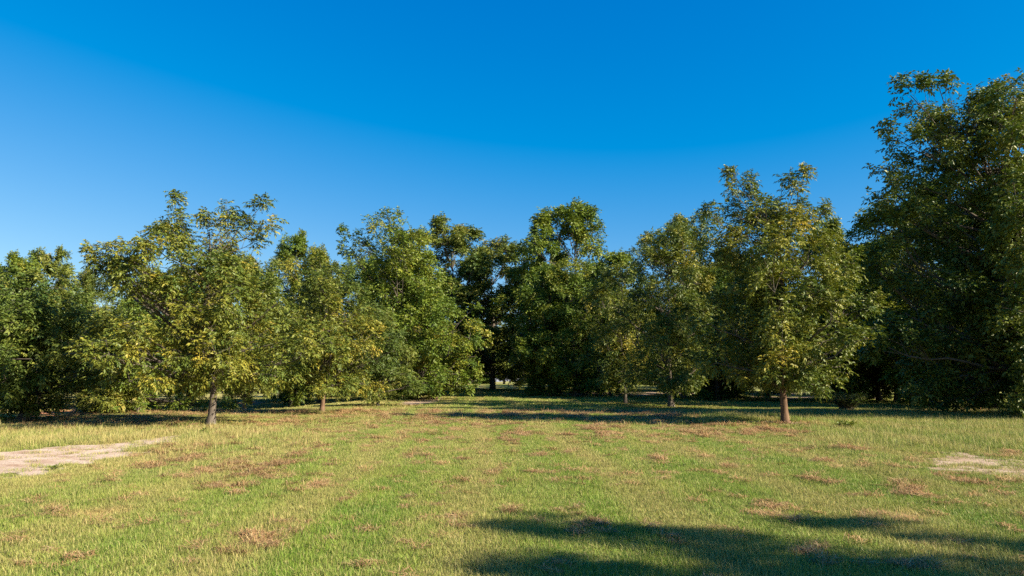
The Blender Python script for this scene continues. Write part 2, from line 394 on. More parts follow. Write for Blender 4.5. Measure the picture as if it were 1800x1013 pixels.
def grow(base, lobes, trunk_r, lean, top, n_leaf, rng, leaf=dict(), yellow=0.3, yvar=0.15, fork=1.6, split_limbs=False):
    """lobes: list of (centre, radii) in world space. Returns local meshes (trunk Tubes, limb Tubes list, leaf arrays)"""
    leaf = {**dict(leaf_len=0.31, nleaf=6, pairs=4, lw_ratio=0.18, droop=0.24, gl=(0.74, 1.14)), **leaf}
    gl_lo, gl_hi = leaf.pop('gl'); clump = leaf.pop('clump', 0.0)
    base = np.asarray(base, float)
    trunk = Tubes(); limbs = []
    C = np.array([l[0] for l in lobes]) - base; R = np.array([l[1] for l in lobes])
    top = np.asarray(top, float) - base
    # trunk with a wobble and a flared foot
    nseg = 12; t = np.linspace(0, 1, nseg)
    path = np.stack([top[0] * t ** 1.5, top[1] * t ** 1.5, -0.15 + (top[2] + 0.15) * t], -1)
    path[:, 0] += lean * np.sin(t * 5 + rng.uniform(0, 6)) * t * (1 - t) * 2; path[:, 1] += lean * np.cos(t * 4) * t * (1 - t) * 2
    fr = np.concatenate([[0.0], np.array([0.12, 0.3, 0.6]) / top[2]]); 
    tt = np.unique(np.concatenate([t, fr])); path = np.stack([np.interp(tt, t, path[:, j]) for j in range(3)], -1)
    hh = np.clip(path[:, 2], 0, None)
    rr = trunk_r * (1 - 0.93 * tt ** 0.8) * (1 + 0.55 * np.exp(-hh / 0.16))
    trunk.add(path, rr, 10)
    area = (R[:, 0] * R[:, 1] + R[:, 0] * R[:, 2] + R[:, 1] * R[:, 2])
    per = leaf['nleaf'] * (2 * leaf['pairs'] + 1)
    wt = area ** 0.8
    ns = np.maximum(8, (n_leaf / per * wt / wt.sum()).astype(int))
    SP, SD, ST = [], [], []
    for c, r, n in zip(C, R, ns):
        limb = Tubes() if split_limbs else trunk
        hd = math.hypot(c[0], c[1])
        za = np.clip(c[2] - 0.25 * r[2] - hd * rng.uniform(0.45, 0.8), fork * rng.uniform(0.85, 1.15), top[2] * 0.85)
        ta = np.interp(za, path[:, 2], tt)
        p0 = np.array([np.interp(ta, tt, path[:, j]) for j in range(3)])
        c0 = c - np.array([0, 0, 0.2 * r[2]])
        p1 = p0 * 0.45 + c0 * 0.55; p1[2] = p0[2] * 0.6 + c0[2] * 0.4 + 0.10 * hd * rng.uniform(-0.6, 1.0)
        p1[:2] += rng.normal(0, 0.12 * hd + 0.05, 2)
        r0 = min(np.interp(ta, tt, rr) * 0.75, 0.014 + 0.009 * np.linalg.norm(c0 - p0) + 0.008 * r.mean())
        lp = bez(p0, p1, c0, 8)
        lp[1:-1] += rng.normal(0, 0.05, (6, 3)) * np.linalg.norm(c0 - p0) * 0.3
        limb.add(lp, np.linspace(r0, r0 * 0.42, 8), 6)
        # shoots on and under the skin of the lobe
        u = norm(rng.normal(0, 1, (n, 3)) + np.array([0, 0, 0.25]))
        # bumps on the lobe: shoots gather round a few twigs
        nb = max(4, int(n / 9)); g = norm(rng.normal(0, 1, (nb, 3)) + np.array([0, 0, 0.25]))
        gi = rng.integers(0, nb, n); u = norm(u * 0.55 + g[gi] * 0.9)
        gl = rng.uniform(gl_lo, gl_hi, nb)[gi]
        rad_ = gl * rng.uniform(0.4, 1.0, n) ** 0.5
        if clump:                                   # rounded heads of leaves with dark gaps between them
            nb = int(np.clip(n / 16, 5, 16)); g = norm(rng.normal(0, 1, (nb, 3)) + np.array([0, 0, 0.2])); gi = rng.integers(0, nb, n)
            v = norm(rng.normal(0, 1, (n, 3)) + g[gi] * 0.6); br = clump * rng.uniform(0.75, 1.3, nb)[gi] * rng.uniform(0.55, 1.0, n) ** 0.5
            off = g[gi] * rng.uniform(0.60, 0.86, nb)[gi][:, None] + v * br[:, None]
            u = norm(off); rad_ = np.linalg.norm(off, axis=1)
        p = c + u * r * rad_[:, None]
        if clump: u = norm(v + 0.4 * u)
        dd = norm(u / (r / r.mean()) + np.array([0, 0, 0.35]) + rng.normal(0, 0.3, (n, 3)))
        low = sstep(0.0, -0.8, u[:, 2])[:, None]; dd = norm(dd * (1 - 0.4 * low) + low * np.array([0, 0, -0.25]))
        keep = p[:, 2] > 0.25
        p, dd, gi = p[keep], dd[keep], gi[keep]
        lobe_y = rng.normal(0, yvar); gy_ = rng.normal(0, yvar * 0.7, nb)
        SP.append(p); SD.append(dd); ST.append(yellow + lobe_y + gy_[gi] + rng.normal(0, 0.07, len(p)))
        # twigs: one per bump group, plus one per few shoots
        for j in range(nb):
            w = np.where(gi == j)[0]
            if not len(w): continue
            q0 = lp[rng.integers(4, 8)]; qm = p[w].mean(0)
            tw = bez(q0, q0 * 0.4 + qm * 0.6 + np.array([0, 0, 0.08 * r[2]]), qm, 4)
            rt = max(0.008, r0 * 0.30)
            limb.add(tw, np.linspace(rt, rt * 0.45, 4), 4)
            for s_ in w[:5]:
                limb.add(np.array([qm, (qm + p[s_]) / 2 + rng.normal(0, 0.04, 3), p[s_]]), np.array([rt * 0.45, rt * 0.35, 0.004]), 3)
        if split_limbs: limbs.append(limb)
    SP = np.concatenate(SP); SD = np.concatenate(SD); ST = np.concatenate(ST)
    return trunk, limbs, make_leaves(SP, SD, ST, rng, **leaf)

def px_lobes(base_px, D, lst, spin=True, rng=None, depth=1.0):
    """lobes given in the photograph's pixels (cx, cy, rx, ry[, depth shift in m]) at distance D; the body is turned about the trunk so the crown is as deep as it is wide"""
    out = []; k = D / F_
    ax = at(base_px[0], base_px[1], D)[0]
    for l in lst:
        cx, cy, rx, ry = l[:4]; dz = l[4] if len(l) > 4 else 0.0
        c = at(cx, cy, D); c[1] += dz
        if dz: # keep where it is seen
            c2 = at(cx, cy, D + dz); c = c2
        rx, ry = rx * 1.07, ry * 1.07
        out.append((c, np.array([rx * k, max(min(rx, ry * 1.3), 0.7 * ry) * k * depth, ry * k])))
        if spin and rx > 34 and len(l) <= 4:
            off = c[0] - ax
            for sgn in (1, -1):
                d = sgn * (abs(off) * 0.75 + rx * k * 0.35)
                c3 = np.array([ax + off * 0.35 + rng.normal(0, 0.2), D + d, 0]); s = (D + d) / D
                c3[2] = EYE + (c[2] - EYE) * (min(1.0, s) if c[2] > EYE else 1.0) - 0.04 * abs(d)   # the crown rounds off towards its front and back
                out.append((c3, np.array([rx * k * 0.9, rx * k * 0.9, ry * k * 0.92])))
    return out

def build_tree(name, label, base, lobes, n_leaf, mat, seed, trunk_r=0.14, lean=0.2, bark=BARK, fork=1.6, leaf=dict(), yellow=0.3, yvar=0.15, split=False, group=None, topfrac=0.85):
    rng = np.random.default_rng(seed)
    cs = np.array([l[0] for l in lobes]); hi = cs[np.argmax(cs[:, 2])]
    base = np.array(base, float); base[2] = float(hgt(base[0], base[1]))
    top = np.array([base[0] * 0.6 + cs[:, 0].mean() * 0.4, base[1] * 0.6 + cs[:, 1].mean() * 0.4, base[2] + (hi[2] - base[2]) * topfrac])
    trunk, limbs, (V, T, tn) = grow(base, lobes, trunk_r, lean, top, n_leaf, rng, leaf, yellow, yvar, fork, split)
    root = thing(name, label, 'tree', base, group)
    link('trunk', trunk.mesh('trunk', bark), root)
    for l in limbs: link('limb', l.mesh('limb', BARK), root)
    link('crown', mesh_np('crown', V, T, [mat], tint=tn), root)
    return root

def copy_tree(src, label, loc, rz, s, group=None):
    r = src.copy(); COL.objects.link(r); r.location = loc; r.rotation_euler = (0, 0, rz); r.scale = s; r['label'] = label
    if 'group' in r: del r['group']
    if group: r['group'] = group
    for ch in list(src.children):
        c = ch.copy(); COL.objects.link(c); c.parent = r
    return r

# ---- the two rows along the alley, shaped after the photograph
FEET = []
def hero(name, label, bpx, lst, n_leaf, mat, seed, D=None, depth=1.0, **kw):
    rng = np.random.default_rng(seed + 500)
    b = ground(*bpx) if D is None else at(bpx[0], bpx[1], D)
    lobes = px_lobes(bpx, b[1], lst, True, rng, depth)
    FEET.append((b[0], b[1], float(np.ptp([l[0][0] for l in lobes])) / 2))
    return build_tree(name, label, b, lobes, n_leaf, mat, seed, **kw), b

hero('pecan_tree', 'olive pecan with yellow tinged leaves and a bent trunk beside the pale sand track', (370, 748), [
    (306, 350, 16, 14), (285, 392, 40, 36), (318, 415, 30, 26), (262, 420, 20, 30),
    (402, 366, 24, 16), (388, 400, 30, 22), (362, 378, 14, 12), (420, 385, 16, 12), (462, 356, 20, 10), (464, 395, 30, 24), (440, 425, 26, 20),
    (188, 440, 44, 30), (200, 478, 40, 30), (170, 458, 28, 28), (205, 448, 34, 30), (185, 465, 34, 30), (225, 490, 34, 28), (290, 420, 34, 36),
    (330, 470, 90, 50), (430, 485, 85, 50), (250, 520, 62, 46), (490, 520, 60, 60),
    (210, 580, 66, 30), (330, 560, 110, 62), (450, 590, 90, 66), (150, 612, 60, 28), (120, 618, 34, 22), (190, 600, 50, 26), (270, 615, 80, 42),
    (400, 640, 80, 40), (225, 655, 46, 26), (305, 655, 50, 30), (490, 655, 50, 40), (525, 620, 40, 50)],
    92000, LEAF_OLIVE, 11, trunk_r=0.155, lean=0.22, yellow=0.38, yvar=0.12, split=True, fork=2.0)

hero('pecan_tree', 'olive pecan on a thin pale trunk, second in the row left of the alley', (565, 727), [
    (505, 470, 30, 30), (560, 470, 28, 22), (600, 500, 46, 36), (540, 520, 50, 46), (640, 540, 36, 36),
    (560, 580, 80, 50), (640, 590, 60, 46), (520, 610, 52, 60), (600, 640, 70, 42), (670, 620, 36, 34),
    (520, 670, 36, 24), (640, 668, 52, 26), (590, 670, 40, 24)],
    64000, LEAF_OLIVE, 12, trunk_r=0.13, yellow=0.38, yvar=0.13, split=True, bark=BARK_WARM, fork=1.3)

hero('pecan_tree', 'small grey olive pecan drooping to the ground before the tall full green pecan', (665, 715), [
    (650, 560, 34, 28), (690, 590, 30, 30), (660, 620, 50, 36), (710, 630, 26, 30), (680, 665, 52, 26), (640, 680, 34, 22), (720, 675, 26, 18), (665, 695, 30, 14), (560, 640, 30, 40)],
    40000, LEAF_DEEP, 13, trunk_r=0.11, yellow=0.45, yvar=0.12, fork=0.9)

hero('pecan_tree', 'tall full bright green pecan left of the alley with branches reaching to the grass', (735, 703), [
    (686, 388, 28, 20), (660, 402, 28, 22), (716, 402, 30, 24), (632, 430, 40, 30), (690, 432, 58, 38), (738, 436, 26, 30), (612, 462, 26, 26),
    (650, 480, 60, 44), (722, 484, 56, 50), (700, 540, 68, 48), (765, 516, 38, 36), (640, 530, 50, 44), (670, 450, 50, 40), (725, 560, 66, 44), (680, 500, 60, 40),
    (806, 560, 56, 44), (745, 590, 64, 44), (690, 600, 64, 44), (824, 592, 40, 36), (784, 622, 54, 36), (720, 645, 54, 34), (775, 656, 44, 28), (750, 682, 36, 18), (808, 648, 46, 30), (836, 620, 30, 34), (796, 676, 36, 16), (720, 690, 36, 12), (690, 664, 44, 32), (640, 590, 46, 46)],
    130000, LEAF_GREEN, 14, trunk_r=0.24, yellow=0.50, yvar=0.11, leaf=dict(leaf_len=0.40, lw_ratio=0.29, pairs=3, droop=0.12, gl=(0.86, 1.10), clump=0.36), fork=1.8, topfrac=0.8)

hero('pecan_tree', 'two spired olive pecan with warm brown trunk, nearest on the right of the alley', (1381, 745), [
    (1290, 303, 20, 10), (1318, 318, 14, 12), (1285, 330, 24, 16), (1325, 340, 20, 12), (1300, 375, 44, 36), (1246, 366, 14, 10), (1340, 385, 24, 26),
    (1412, 300, 14, 8), (1380, 312, 24, 12), (1395, 335, 24, 18), (1362, 360, 16, 10), (1425, 360, 30, 16), (1452, 362, 8, 15), (1400, 390, 54, 36),
    (1330, 440, 80, 50), (1420, 440, 70, 50), (1260, 440, 36, 40), (1460, 480, 46, 50), (1290, 500, 60, 52), (1380, 520, 90, 60),
    (1535, 530, 18, 22), (1490, 545, 40, 34), (1525, 590, 34, 20), (1460, 590, 60, 38), (1330, 590, 80, 50), (1400, 610, 80, 46), (1250, 560, 40, 50),
    (1260, 630, 46, 36), (1320, 655, 60, 26), (1420, 655, 60, 24), (1455, 675, 34, 22), (1370, 665, 50, 20), (1480, 640, 22, 20)],
    92000, LEAF_OLIVE, 15, trunk_r=0.15, lean=0.15, yellow=0.34, yvar=0.11, split=True, bark=BARK_WARM, fork=1.5)

hero('pecan_tree', 'dark pecan on a bare trunk just left of the two spired pecan', (1180, 717), [
    (1195, 395, 24, 14), (1175, 420, 36, 24), (1215, 430, 36, 30), (1135, 418, 14, 10), (1130, 455, 36, 26), (1180, 470, 60, 40), (1225, 480, 40, 40),
    (1120, 510, 36, 40), (1180, 550, 70, 46), (1230, 570, 40, 50), (1110, 590, 40, 46), (1170, 620, 70, 40), (1230, 640, 46, 34), (1120, 655, 46, 26), (1180, 668, 60, 22), (1085, 540, 26, 40)],
    56000, LEAF_OLIVE, 16, trunk_r=0.19, yellow=0.28, yvar=0.13, split=True, fork=1.5, leaf=dict(leaf_len=0.35, lw_ratio=0.19))

hero('pecan_tree', 'narrow pecan on a slim trunk behind the dark pecan', (1100, 711), [
    (1120, 440, 22, 20), (1085, 480, 36, 26), (1060, 530, 40, 36), (1110, 560, 40, 40), (1060, 590, 44, 36), (1100, 630, 50, 34), (1050, 645, 36, 30), (1080, 668, 44, 16)],
    34000, LEAF_OLIVE, 17, trunk_r=0.14, yellow=0.32, yvar=0.13, fork=1.6, leaf=dict(leaf_len=0.35, lw_ratio=0.19))

hero('pecan_tree', 'yellow green pecan with low boughs right of the alley, first behind the slim trunk', (1010, 698), [
    (1010, 475, 36, 20), (960, 490, 24, 22), (1050, 480, 30, 20), (1000, 520, 56, 36), (1060, 540, 40, 40), (945, 540, 24, 26), (1010, 590, 60, 46), (960, 620, 40, 36), (1050, 620, 46, 40), (1000, 655, 50, 24), (970, 672, 30, 14), (1040, 676, 40, 14)],
    56000, LEAF_GREEN, 18, trunk_r=0.22, yellow=0.52, yvar=0.12, fork=1.4, leaf=dict(leaf_len=0.40, lw_ratio=0.23, pairs=3, droop=0.14, gl=(0.84, 1.10), clump=0.36))

hero('pecan_tree', 'tallest dark green pecan filling the right edge of the picture', (1795, 735), [
    (1600, 162, 40, 30), (1545, 470, 34, 40), (1560, 600, 40, 50), (1600, 690, 50, 20), (1700, 700, 60, 18), (1650, 150, 30, 16), (1700, 170, 34, 22), (1620, 205, 50, 34), (1690, 215, 50, 36), (1780, 155, 26, 16), (1770, 195, 40, 34), (1580, 240, 34, 34),
    (1640, 265, 56, 36), (1730, 270, 50, 40), (1565, 310, 40, 28), (1620, 320, 50, 30), (1700, 340, 60, 40), (1850, 210, 70, 60), (1840, 330, 80, 60), (1780, 330, 50, 50),
    (1560, 365, 40, 28), (1545, 400, 34, 34), (1620, 390, 60, 40), (1700, 420, 70, 50), (1780, 440, 70, 60), (1580, 450, 56, 44), (1660, 490, 80, 54), (1760, 530, 80, 60),
    (1590, 540, 60, 50), (1680, 580, 80, 50), (1780, 620, 70, 46), (1620, 620, 60, 44), (1700, 660, 70, 32), (1850, 450, 80, 80), (1860, 600, 80, 60), (1640, 660, 50, 24), (1790, 670, 50, 24)],
    150000, LEAF_DEEP, 19, trunk_r=0.30, yellow=0.42, yvar=0.12, split=True, leaf=dict(leaf_len=0.40, lw_ratio=0.24, pairs=3, droop=0.14, gl=(0.82, 1.12), clump=0.36), fork=2.2, topfrac=0.75)

hero('pecan_tree', 'low spreading green pecan at the left edge with leaves down to the red clay', (40, 741), [
    (20, 500, 60, 34), (100, 530, 56, 36), (30, 570, 70, 44), (110, 590, 62, 44), (170, 560, 46, 40), (180, 620, 52, 34), (60, 640, 60, 36), (120, 655, 60, 30), (30, 690, 50, 36), (75, 712, 32, 26), (20, 722, 30, 22), (-50, 560, 80, 70), (-60, 660, 80, 50)],
    60000, LEAF_DEEP, 20, trunk_r=0.22, yellow=0.42, yvar=0.12, leaf=dict(leaf_len=0.36, lw_ratio=0.20, droop=0.16, gl=(0.82, 1.12), clump=0.36), fork=0.9)

hero('pecan_tree', 'pale olive feathery low tree behind the grass bank left of the bent trunk', (192, 734), [
    (185, 668, 30, 20), (165, 695, 28, 20), (205, 700, 44, 20), (185, 715, 40, 14), (230, 715, 26, 14), (200, 650, 30, 20)],
    16000, LEAF_DEEP, 21, D=36.5, trunk_r=0.09, yellow=0.62, yvar=0.1, fork=0.4, leaf=dict(leaf_len=0.36))

hero('pecan_tree', 'green leafy pecan with low boughs hidden behind the bent trunk pecan', (247, 733), [
    (300, 700, 46, 24), (350, 712, 40, 18), (392, 712, 18, 15), (280, 722, 30, 12), (240, 650, 56, 34), (320, 630, 50, 36), (220, 600, 60, 40), (350, 660, 50, 30), (270, 560, 60, 50), (330, 540, 50, 40)],
    34000, LEAF_GREEN, 22, D=38.5, trunk_r=0.16, yellow=0.36, yvar=0.12, fork=0.8, leaf=dict(leaf_len=0.35, lw_ratio=0.19))

# ---- grown pecans of the orchard behind: four kinds, then copies
def proto_lobes(rng, h, r, n, low=0.12, top_n=4):
    out = []; pts = []
    tries = 0
    while len(pts) < n and tries < 4000:
        tries += 1
        z = rng.uniform(low, 0.95) if len(pts) > n * 0.3 else rng.uniform(low, 0.35); prof = math.sin(math.pi * min(1, (z - low * 0.4) / (1.03 - low * 0.4)) ** 0.85) ** 0.65
        a = rng.uniform(0, 6.283); q = prof * r * math.sqrt(rng.uniform(0.02, 0.82))
        c = np.array([q * math.cos(a), q * math.sin(a), z * h])
        s = r * rng.uniform(0.20, 0.36)
        if all(np.linalg.norm(c - p) > 0.62 * (s + t) for p, t in pts):
            pts.append((c, s)); out.append((c, np.array([s * rng.uniform(.9, 1.25), s * rng.uniform(.9, 1.25), s * rng.uniform(0.65, 0.95)])))
    for _ in range(top_n):
        a = rng.uniform(0, 6.283); q = r * rng.uniform(0.05, 0.4); s = r * rng.uniform(0.10, 0.19)
        out.append((np.array([q * math.cos(a), q * math.sin(a), h * rng.uniform(0.9, 1.0)]), np.array([s, s, s * 1.2])))
    return out

protos = []
def fit(bpx, D, top_py):
    b = at(bpx, 700, D); b[2] = float(hgt(b[0], b[1])); t = at(bpx, top_py, D)
    return b, t[2] - b[2]
KINDS = [(13.5, 5.2, 40, 0.09, LEAF_GREEN, 0.44), (14.0, 5.6, 44, 0.10, LEAF_DEEP, 0.46), (12.5, 4.6, 36, 0.07, LEAF_GREEN, 0.40), (14.0, 4.4, 38, 0.12, LEAF_DEEP, 0.50)]
# (pixel column, distance, pixel row of the top, crown width factor, kind, label)
BACK = [
    (796, 84, 392, 1.15, 3, 'spired pecan with sky showing through, just right of the tall full green pecan'),
    (866, 88, 424, 1.2, 1, 'rounded pecan straight down the middle of the alley gap'),
    (1015, 78, 360, 1.0, 0, 'tallest of the pecans beyond the alley, domed top against the sky'),
    (953, 80, 398, 0.45, 3, 'slim pecan top left of the domed tall pecan'),
    (968, 68, 462, 0.85, 2, 'green pecan whose low boughs close the right side of the alley'),
    (1475, 52, 382, 0.62, 2, 'narrow pecan top peeping out between the two spired and right edge pecans'),
    (1203, 64, 384, 0.95, 1, 'pecan rising behind the dark pecan on the right row'),
    (14, 62, 450, 0.8, 0, 'far pecan at the left edge of the skyline'),
    (70, 64, 443, 0.8, 3, 'far twin topped pecan on the left skyline'),
    (140, 68, 476, 0.8, 1, 'low dark pecan on the skyline left of the yellow tinged pecan'),
    (512, 60, 414, 0.7, 0, 'green pecan rising behind the right shoulder of the yellow tinged pecan'),
    (560, 66, 445, 0.6, 3, 'small pecan top in the skyline dip left of the tall full green pecan'),
    (430, 56, 455, 0.8, 1, 'pecan standing on a red clay mound behind the bent trunk'),
    (1577, 56, 420, 1.15, 1, 'dark trunked pecan in the deep shade right of the two spired tree'),
    (1640, 46, 330, 1.15, 0, 'shaded pecan behind the right edge pecan'),
    (1350, 56, 455, 0.9, 1, 'pecan hidden behind the two spired tree'),
    (1290, 70, 440, 0.9, 2, 'pecan seen between the dark pecan and the two spired tree'),
    (250, 62, 470, 0.9, 2, 'pecan far behind the yellow tinged pecan'),
    (330, 74, 470, 0.9, 3, 'slender pecan deep behind the yellow tinged pecan'),
    (640, 74, 455, 0.8, 0, 'pecan tucked behind the tall full green pecan'),
    (-60, 50, 470, 1.0, 1, 'broad pecan cut by the left edge'),
]
rngp = np.random.default_rng(77)
for k, (h, r, n, low, mat, yel) in enumerate(KINDS):
    first = next(b for b in BACK if b[4] == k)
    b, hh = fit(first[0], first[1], first[2])
    lobes = proto_lobes(np.random.default_rng(300 + k), h, r, n, low)
    lobes = [(c + b, rr) for c, rr in lobes]
    t = build_tree('pecan_tree', first[5], b, lobes, 92000, mat, 40 + k, trunk_r=0.24, yellow=yel, yvar=0.10, leaf=dict(leaf_len=0.42, lw_ratio=0.25, pairs=3, droop=0.12, gl=(0.86, 1.10), clump=0.36), fork=1.3, topfrac=0.85)
    t.location = b; s = hh / (h * 1.02); wf = first[3]; t.scale = (s * wf, s * wf, s)
    protos.append((t, h))
done = set(next(j for j, b in enumerate(BACK) if b[4] == k) for k in range(4))
for j, (px, D, ty, wf, k, lab) in enumerate(BACK):
    if j in done: continue
    src, h = protos[k]; b, hh = fit(px, D, ty); s = hh / (h * 1.02)
    copy_tree(src, lab, b, rngp.uniform(0, 6.28), (s * wf, s * wf, s))

# far rows that close the alley and the view between trunks
far = []
for D, xs in ((104, range(-80, 90, 13)), (128, range(-95, 105, 14)), (155, range(-115, 125, 12)), (190, range(-150, 160, 11))):
    for x in xs:
        xx = x + rngp.uniform(-2, 2); yy = D + rngp.uniform(-5, 5)
        if abs(xx + 5) < 4 and yy < 120: continue
        far.append((xx, yy, rngp.uniform(8.5, 11.0)))
for x, y, h in ((-22, 74, 10), (-34, 80, 11), (-46, 72, 11), (24, 84, 11), (36, 78, 12), (48, 86, 12), (30, 62, 12), (44, 64, 13), (56, 60, 13), (-40, 92, 10), (-56, 60, 10)):
    far.append((x, y, h))
for x, y, h in ((-11, 70, 11), (-12, 86, 11), (-13.5, 102, 11), (-15, 118, 11), (9.5, 72, 11), (10, 88, 11), (10.5, 104, 11), (10, 120, 11), (19, 64, 11.5), (21, 80, 11.5), (23, 96, 11.5), (16, 58, 10.5), (33, 74, 12), (28, 57, 12), (40, 66, 12), (31, 90, 12), (39, 96, 12), (46, 78, 12), (7.5, 80, 10.5), (6, 97, 10.5), (-5.5, 126, 10), (2, 128, 10), (-1.5, 140, 10), (-9, 138, 10)):
    far.append((x, y, h))
for x, y, h in far:
    wd = 1.05 + 0.5 * float(sstep(100, 190, y))
    src, hp = protos[int(rngp.integers(0, 4))]; s = h / (hp * 1.02)
    copy_tree(src, 'far pecan of the back rows seen low between nearer trunks', (x, y, float(hgt(x, y))), rngp.uniform(0, 6.28), (s * wd, s * wd, s), 'pecans in the far rows of the orchard')

# trees outside the frame on the right whose shade falls into the picture
for x, y, h, w, k, lab in ((29.8, 30.0, 13.5, 0.95, 1, 'pecan outside the right edge shading the right edge pecan'),
                     (38.5, 27.0, 14.0, 1.0, 3, 'pecan outside the right edge nearest the open field'),
                     (37.0, 38.0, 13.5, 1.0, 0, 'pecan outside the right edge in the second row'),
                     (48.0, 34.0, 13.5, 1.0, 2, 'pecan outside the right edge in the third row'),
                     (36.0, 49.0, 13.5, 1.0, 1, 'pecan right of the shaded far trunks'),
                     (27.0, 42.0, 12.0, 0.9, 2, 'pecan behind the right edge pecan in deep shade')):
    src, hp = protos[k]; s = h / (hp * 1.02)
    copy_tree(src, lab, (x, y, float(hgt(x, y))), rngp.uniform(0, 6.28), (s * w, s * w, s))

# the tree beside the camera, outside the frame, whose boughs shade the near grass
sh = np.array([SX / _l, SY / _l, math.tan(SUN_EL)]); tb = np.array([14.0, 0.2, 0.0]); near = []
for px, py, r in ((850, 925, .35), (935, 930, .45), (1020, 940, .5), (1120, 945, .6), (1230, 960, .7), (1320, 975, .8), (1440, 992, .85), (1550, 1012, .9), (1680, 1030, 1.0),
                  (830, 993, .25), (890, 994, .35), (950, 1002, .4), (1040, 1012, .5), (1150, 1030, .6),
                  (1440, 922, .24), (1510, 932, .32), (1600, 944, .4), (1690, 957, .46), (1790, 972, .55), (1900, 985, .7)):
    g = ground(px, py); t = (tb[:2] - g[:2]) @ sh[:2]
    near.append((g + sh * t + np.array([*rngp.normal(0, 0.5, 1) * sh[:2], 0]), np.array([r * 1.2, r * 1.2, r * 0.8])))
near += [(tb + np.array(c), np.array([1.0, 1.0, 0.8])) for c in ((1.2, 0.5, 4.5), (-0.8, 1.4, 4.2), (0.4, -1.6, 4.6), (-1.0, -0.8, 5.4), (0.8, 1.5, 5.8), (1.8, -0.6, 5.5), (0, 0, 6.2))]
build_tree('pecan_tree', 'pecan outside the right edge whose boughs shade the near grass', tb, near, 23000, LEAF_OLIVE, 60, trunk_r=0.16, yellow=0.4, topfrac=0.9)

# ------------------------------------------------------------------ small plants and fallen wood
def leaf_blades(rng, P, D, L, W):
    n = len(P); nr = norm(rng.normal(0, 0.5, (n, 3)) + np.array([0, 0, 1.0])); sd = norm(np.cross(D, nr)); up = np.cross(sd, D)
    m = P + D * (L * 0.45)[:, None]; t = P + D * L[:, None] - np.array([0, 0, 0.25]) * L[:, None]
    V = np.stack([P, m + sd * W[:, None] + up * (0.25 * W)[:, None], t, m - sd * W[:, None] + up * (0.25 * W)[:, None]], 1).reshape(-1, 3)
    i = np.arange(n) * 4
    return V, np.stack([i, i + 1, i + 2, i, i + 2, i + 3], -1).reshape(-1, 3)
def plant(name, label, cat, loc, rng, nst, h, spread, per, L, W, mat, tint_, group=None):
    root = thing(name, label, cat, loc, group)
    st = Tubes(); P, D = [], []
    for _ in range(nst):
        a = rng.uniform(0, 6.28); r = spread * math.sqrt(rng.uniform(0, 1)); e = np.array([r * math.cos(a), r * math.sin(a), h * rng.uniform(0.55, 1.0)])
        b = e * np.array([0.25, 0.25, 0]); pts = bez(b - np.array([0, 0, .02]), b + (e - b) * np.array([.2, .2, .7]), e, 6)
        st.add(pts, np.linspace(0.007, 0.002, 6) * (1 + h), 4)
        t = rng.uniform(0.25, 1, per); q = np.stack([np.interp(t, np.linspace(0, 1, 6), pts[:, j]) for j in range(3)], -1)
        P.append(q); D.append(norm(np.stack([rng.normal(0, 1, per), rng.normal(0, 1, per), rng.uniform(0.0, 0.9, per)], -1)))
    P = np.concatenate(P); D = np.concatenate(D); n = len(P)
    V, T = leaf_blades(rng, P, D, L * rng.uniform(.7, 1.3, n), W * rng.uniform(.7, 1.3, n))
    link('stem', st.mesh('stem', BARK), root)
    link('foliage', mesh_np('foliage', V, T, [mat], tint=np.repeat(np.clip(tint_ + rng.normal(0, .12, n), 0, 1), 2)), root)
    return root
rs = np.random.default_rng(9)
plant('weed_plant', 'low leafy green weed in the grass right of the nearest right trunk', 'weed', ground(1490, 757), rs, 26, 0.32, 0.42, 12, 0.11, 0.022, LEAF_GREEN, 0.5)
plant('weed_plant', 'small green weed growing alone on the pale sand track', 'weed', ground(93, 829), rs, 7, 0.14, 0.08, 8, 0.05, 0.012, LEAF_GREEN, 0.35)
plant('weed_plant', 'small leafy weed in front of the bent trunk', 'weed', ground(355, 764), rs, 7, 0.22, 0.14, 8, 0.08, 0.018, LEAF_GREEN, 0.55)
g = ground(1488, 722); plant('shrub', 'dark round shrub in the shade right of the two spired pecan', 'shrub', g, rs, 150, 1.0, 1.25, 16, 0.13, 0.026, LEAF_DEEP, 0.35)
def fallen(label, p, q, r, up=0.0, group=None):
    a, b = ground(*p), ground(*q); t = Tubes(); b = b + np.array([0, 0, up]); pts = np.linspace(a, b, 6) + rs.normal(0, 0.02, (6, 3)); pts[:, 2] += 0.03
    pts -= a; t.add(pts, np.linspace(r, r * 0.5, 6), 6)
    m = pts[3]; t.add(np.array([m, m + np.array([0.1, 0.15, 0.06]), m + np.array([0.18, 0.32, 0.07])]), [r * .5, r * .4, r * .2], 5)
    o = link('fallen_branch', t.mesh('fallen_branch', BARK_WARM)); o.location = a; o['label'] = label; o['category'] = 'fallen branch'
    if group: o['group'] = group
fallen('thin upright dead stick in the ground left of the bent trunk', (301, 752), (303, 750), 0.016, 0.42)
fallen('bare grey branch lying on the ground left of the bent trunk', (308, 754), (345, 751), 0.022)
fallen('short dead branch lying on the soil nearest the bent trunk', (352, 753), (330, 757), 0.018)

# ------------------------------------------------------------------ grass
def proto_collection(name, makers):
    c = bpy.data.collections.new(name)
    for k, me in enumerate(makers):
        o = bpy.data.objects.new('%s_%02d' % (name, k), me); c.objects.link(o)
    return c

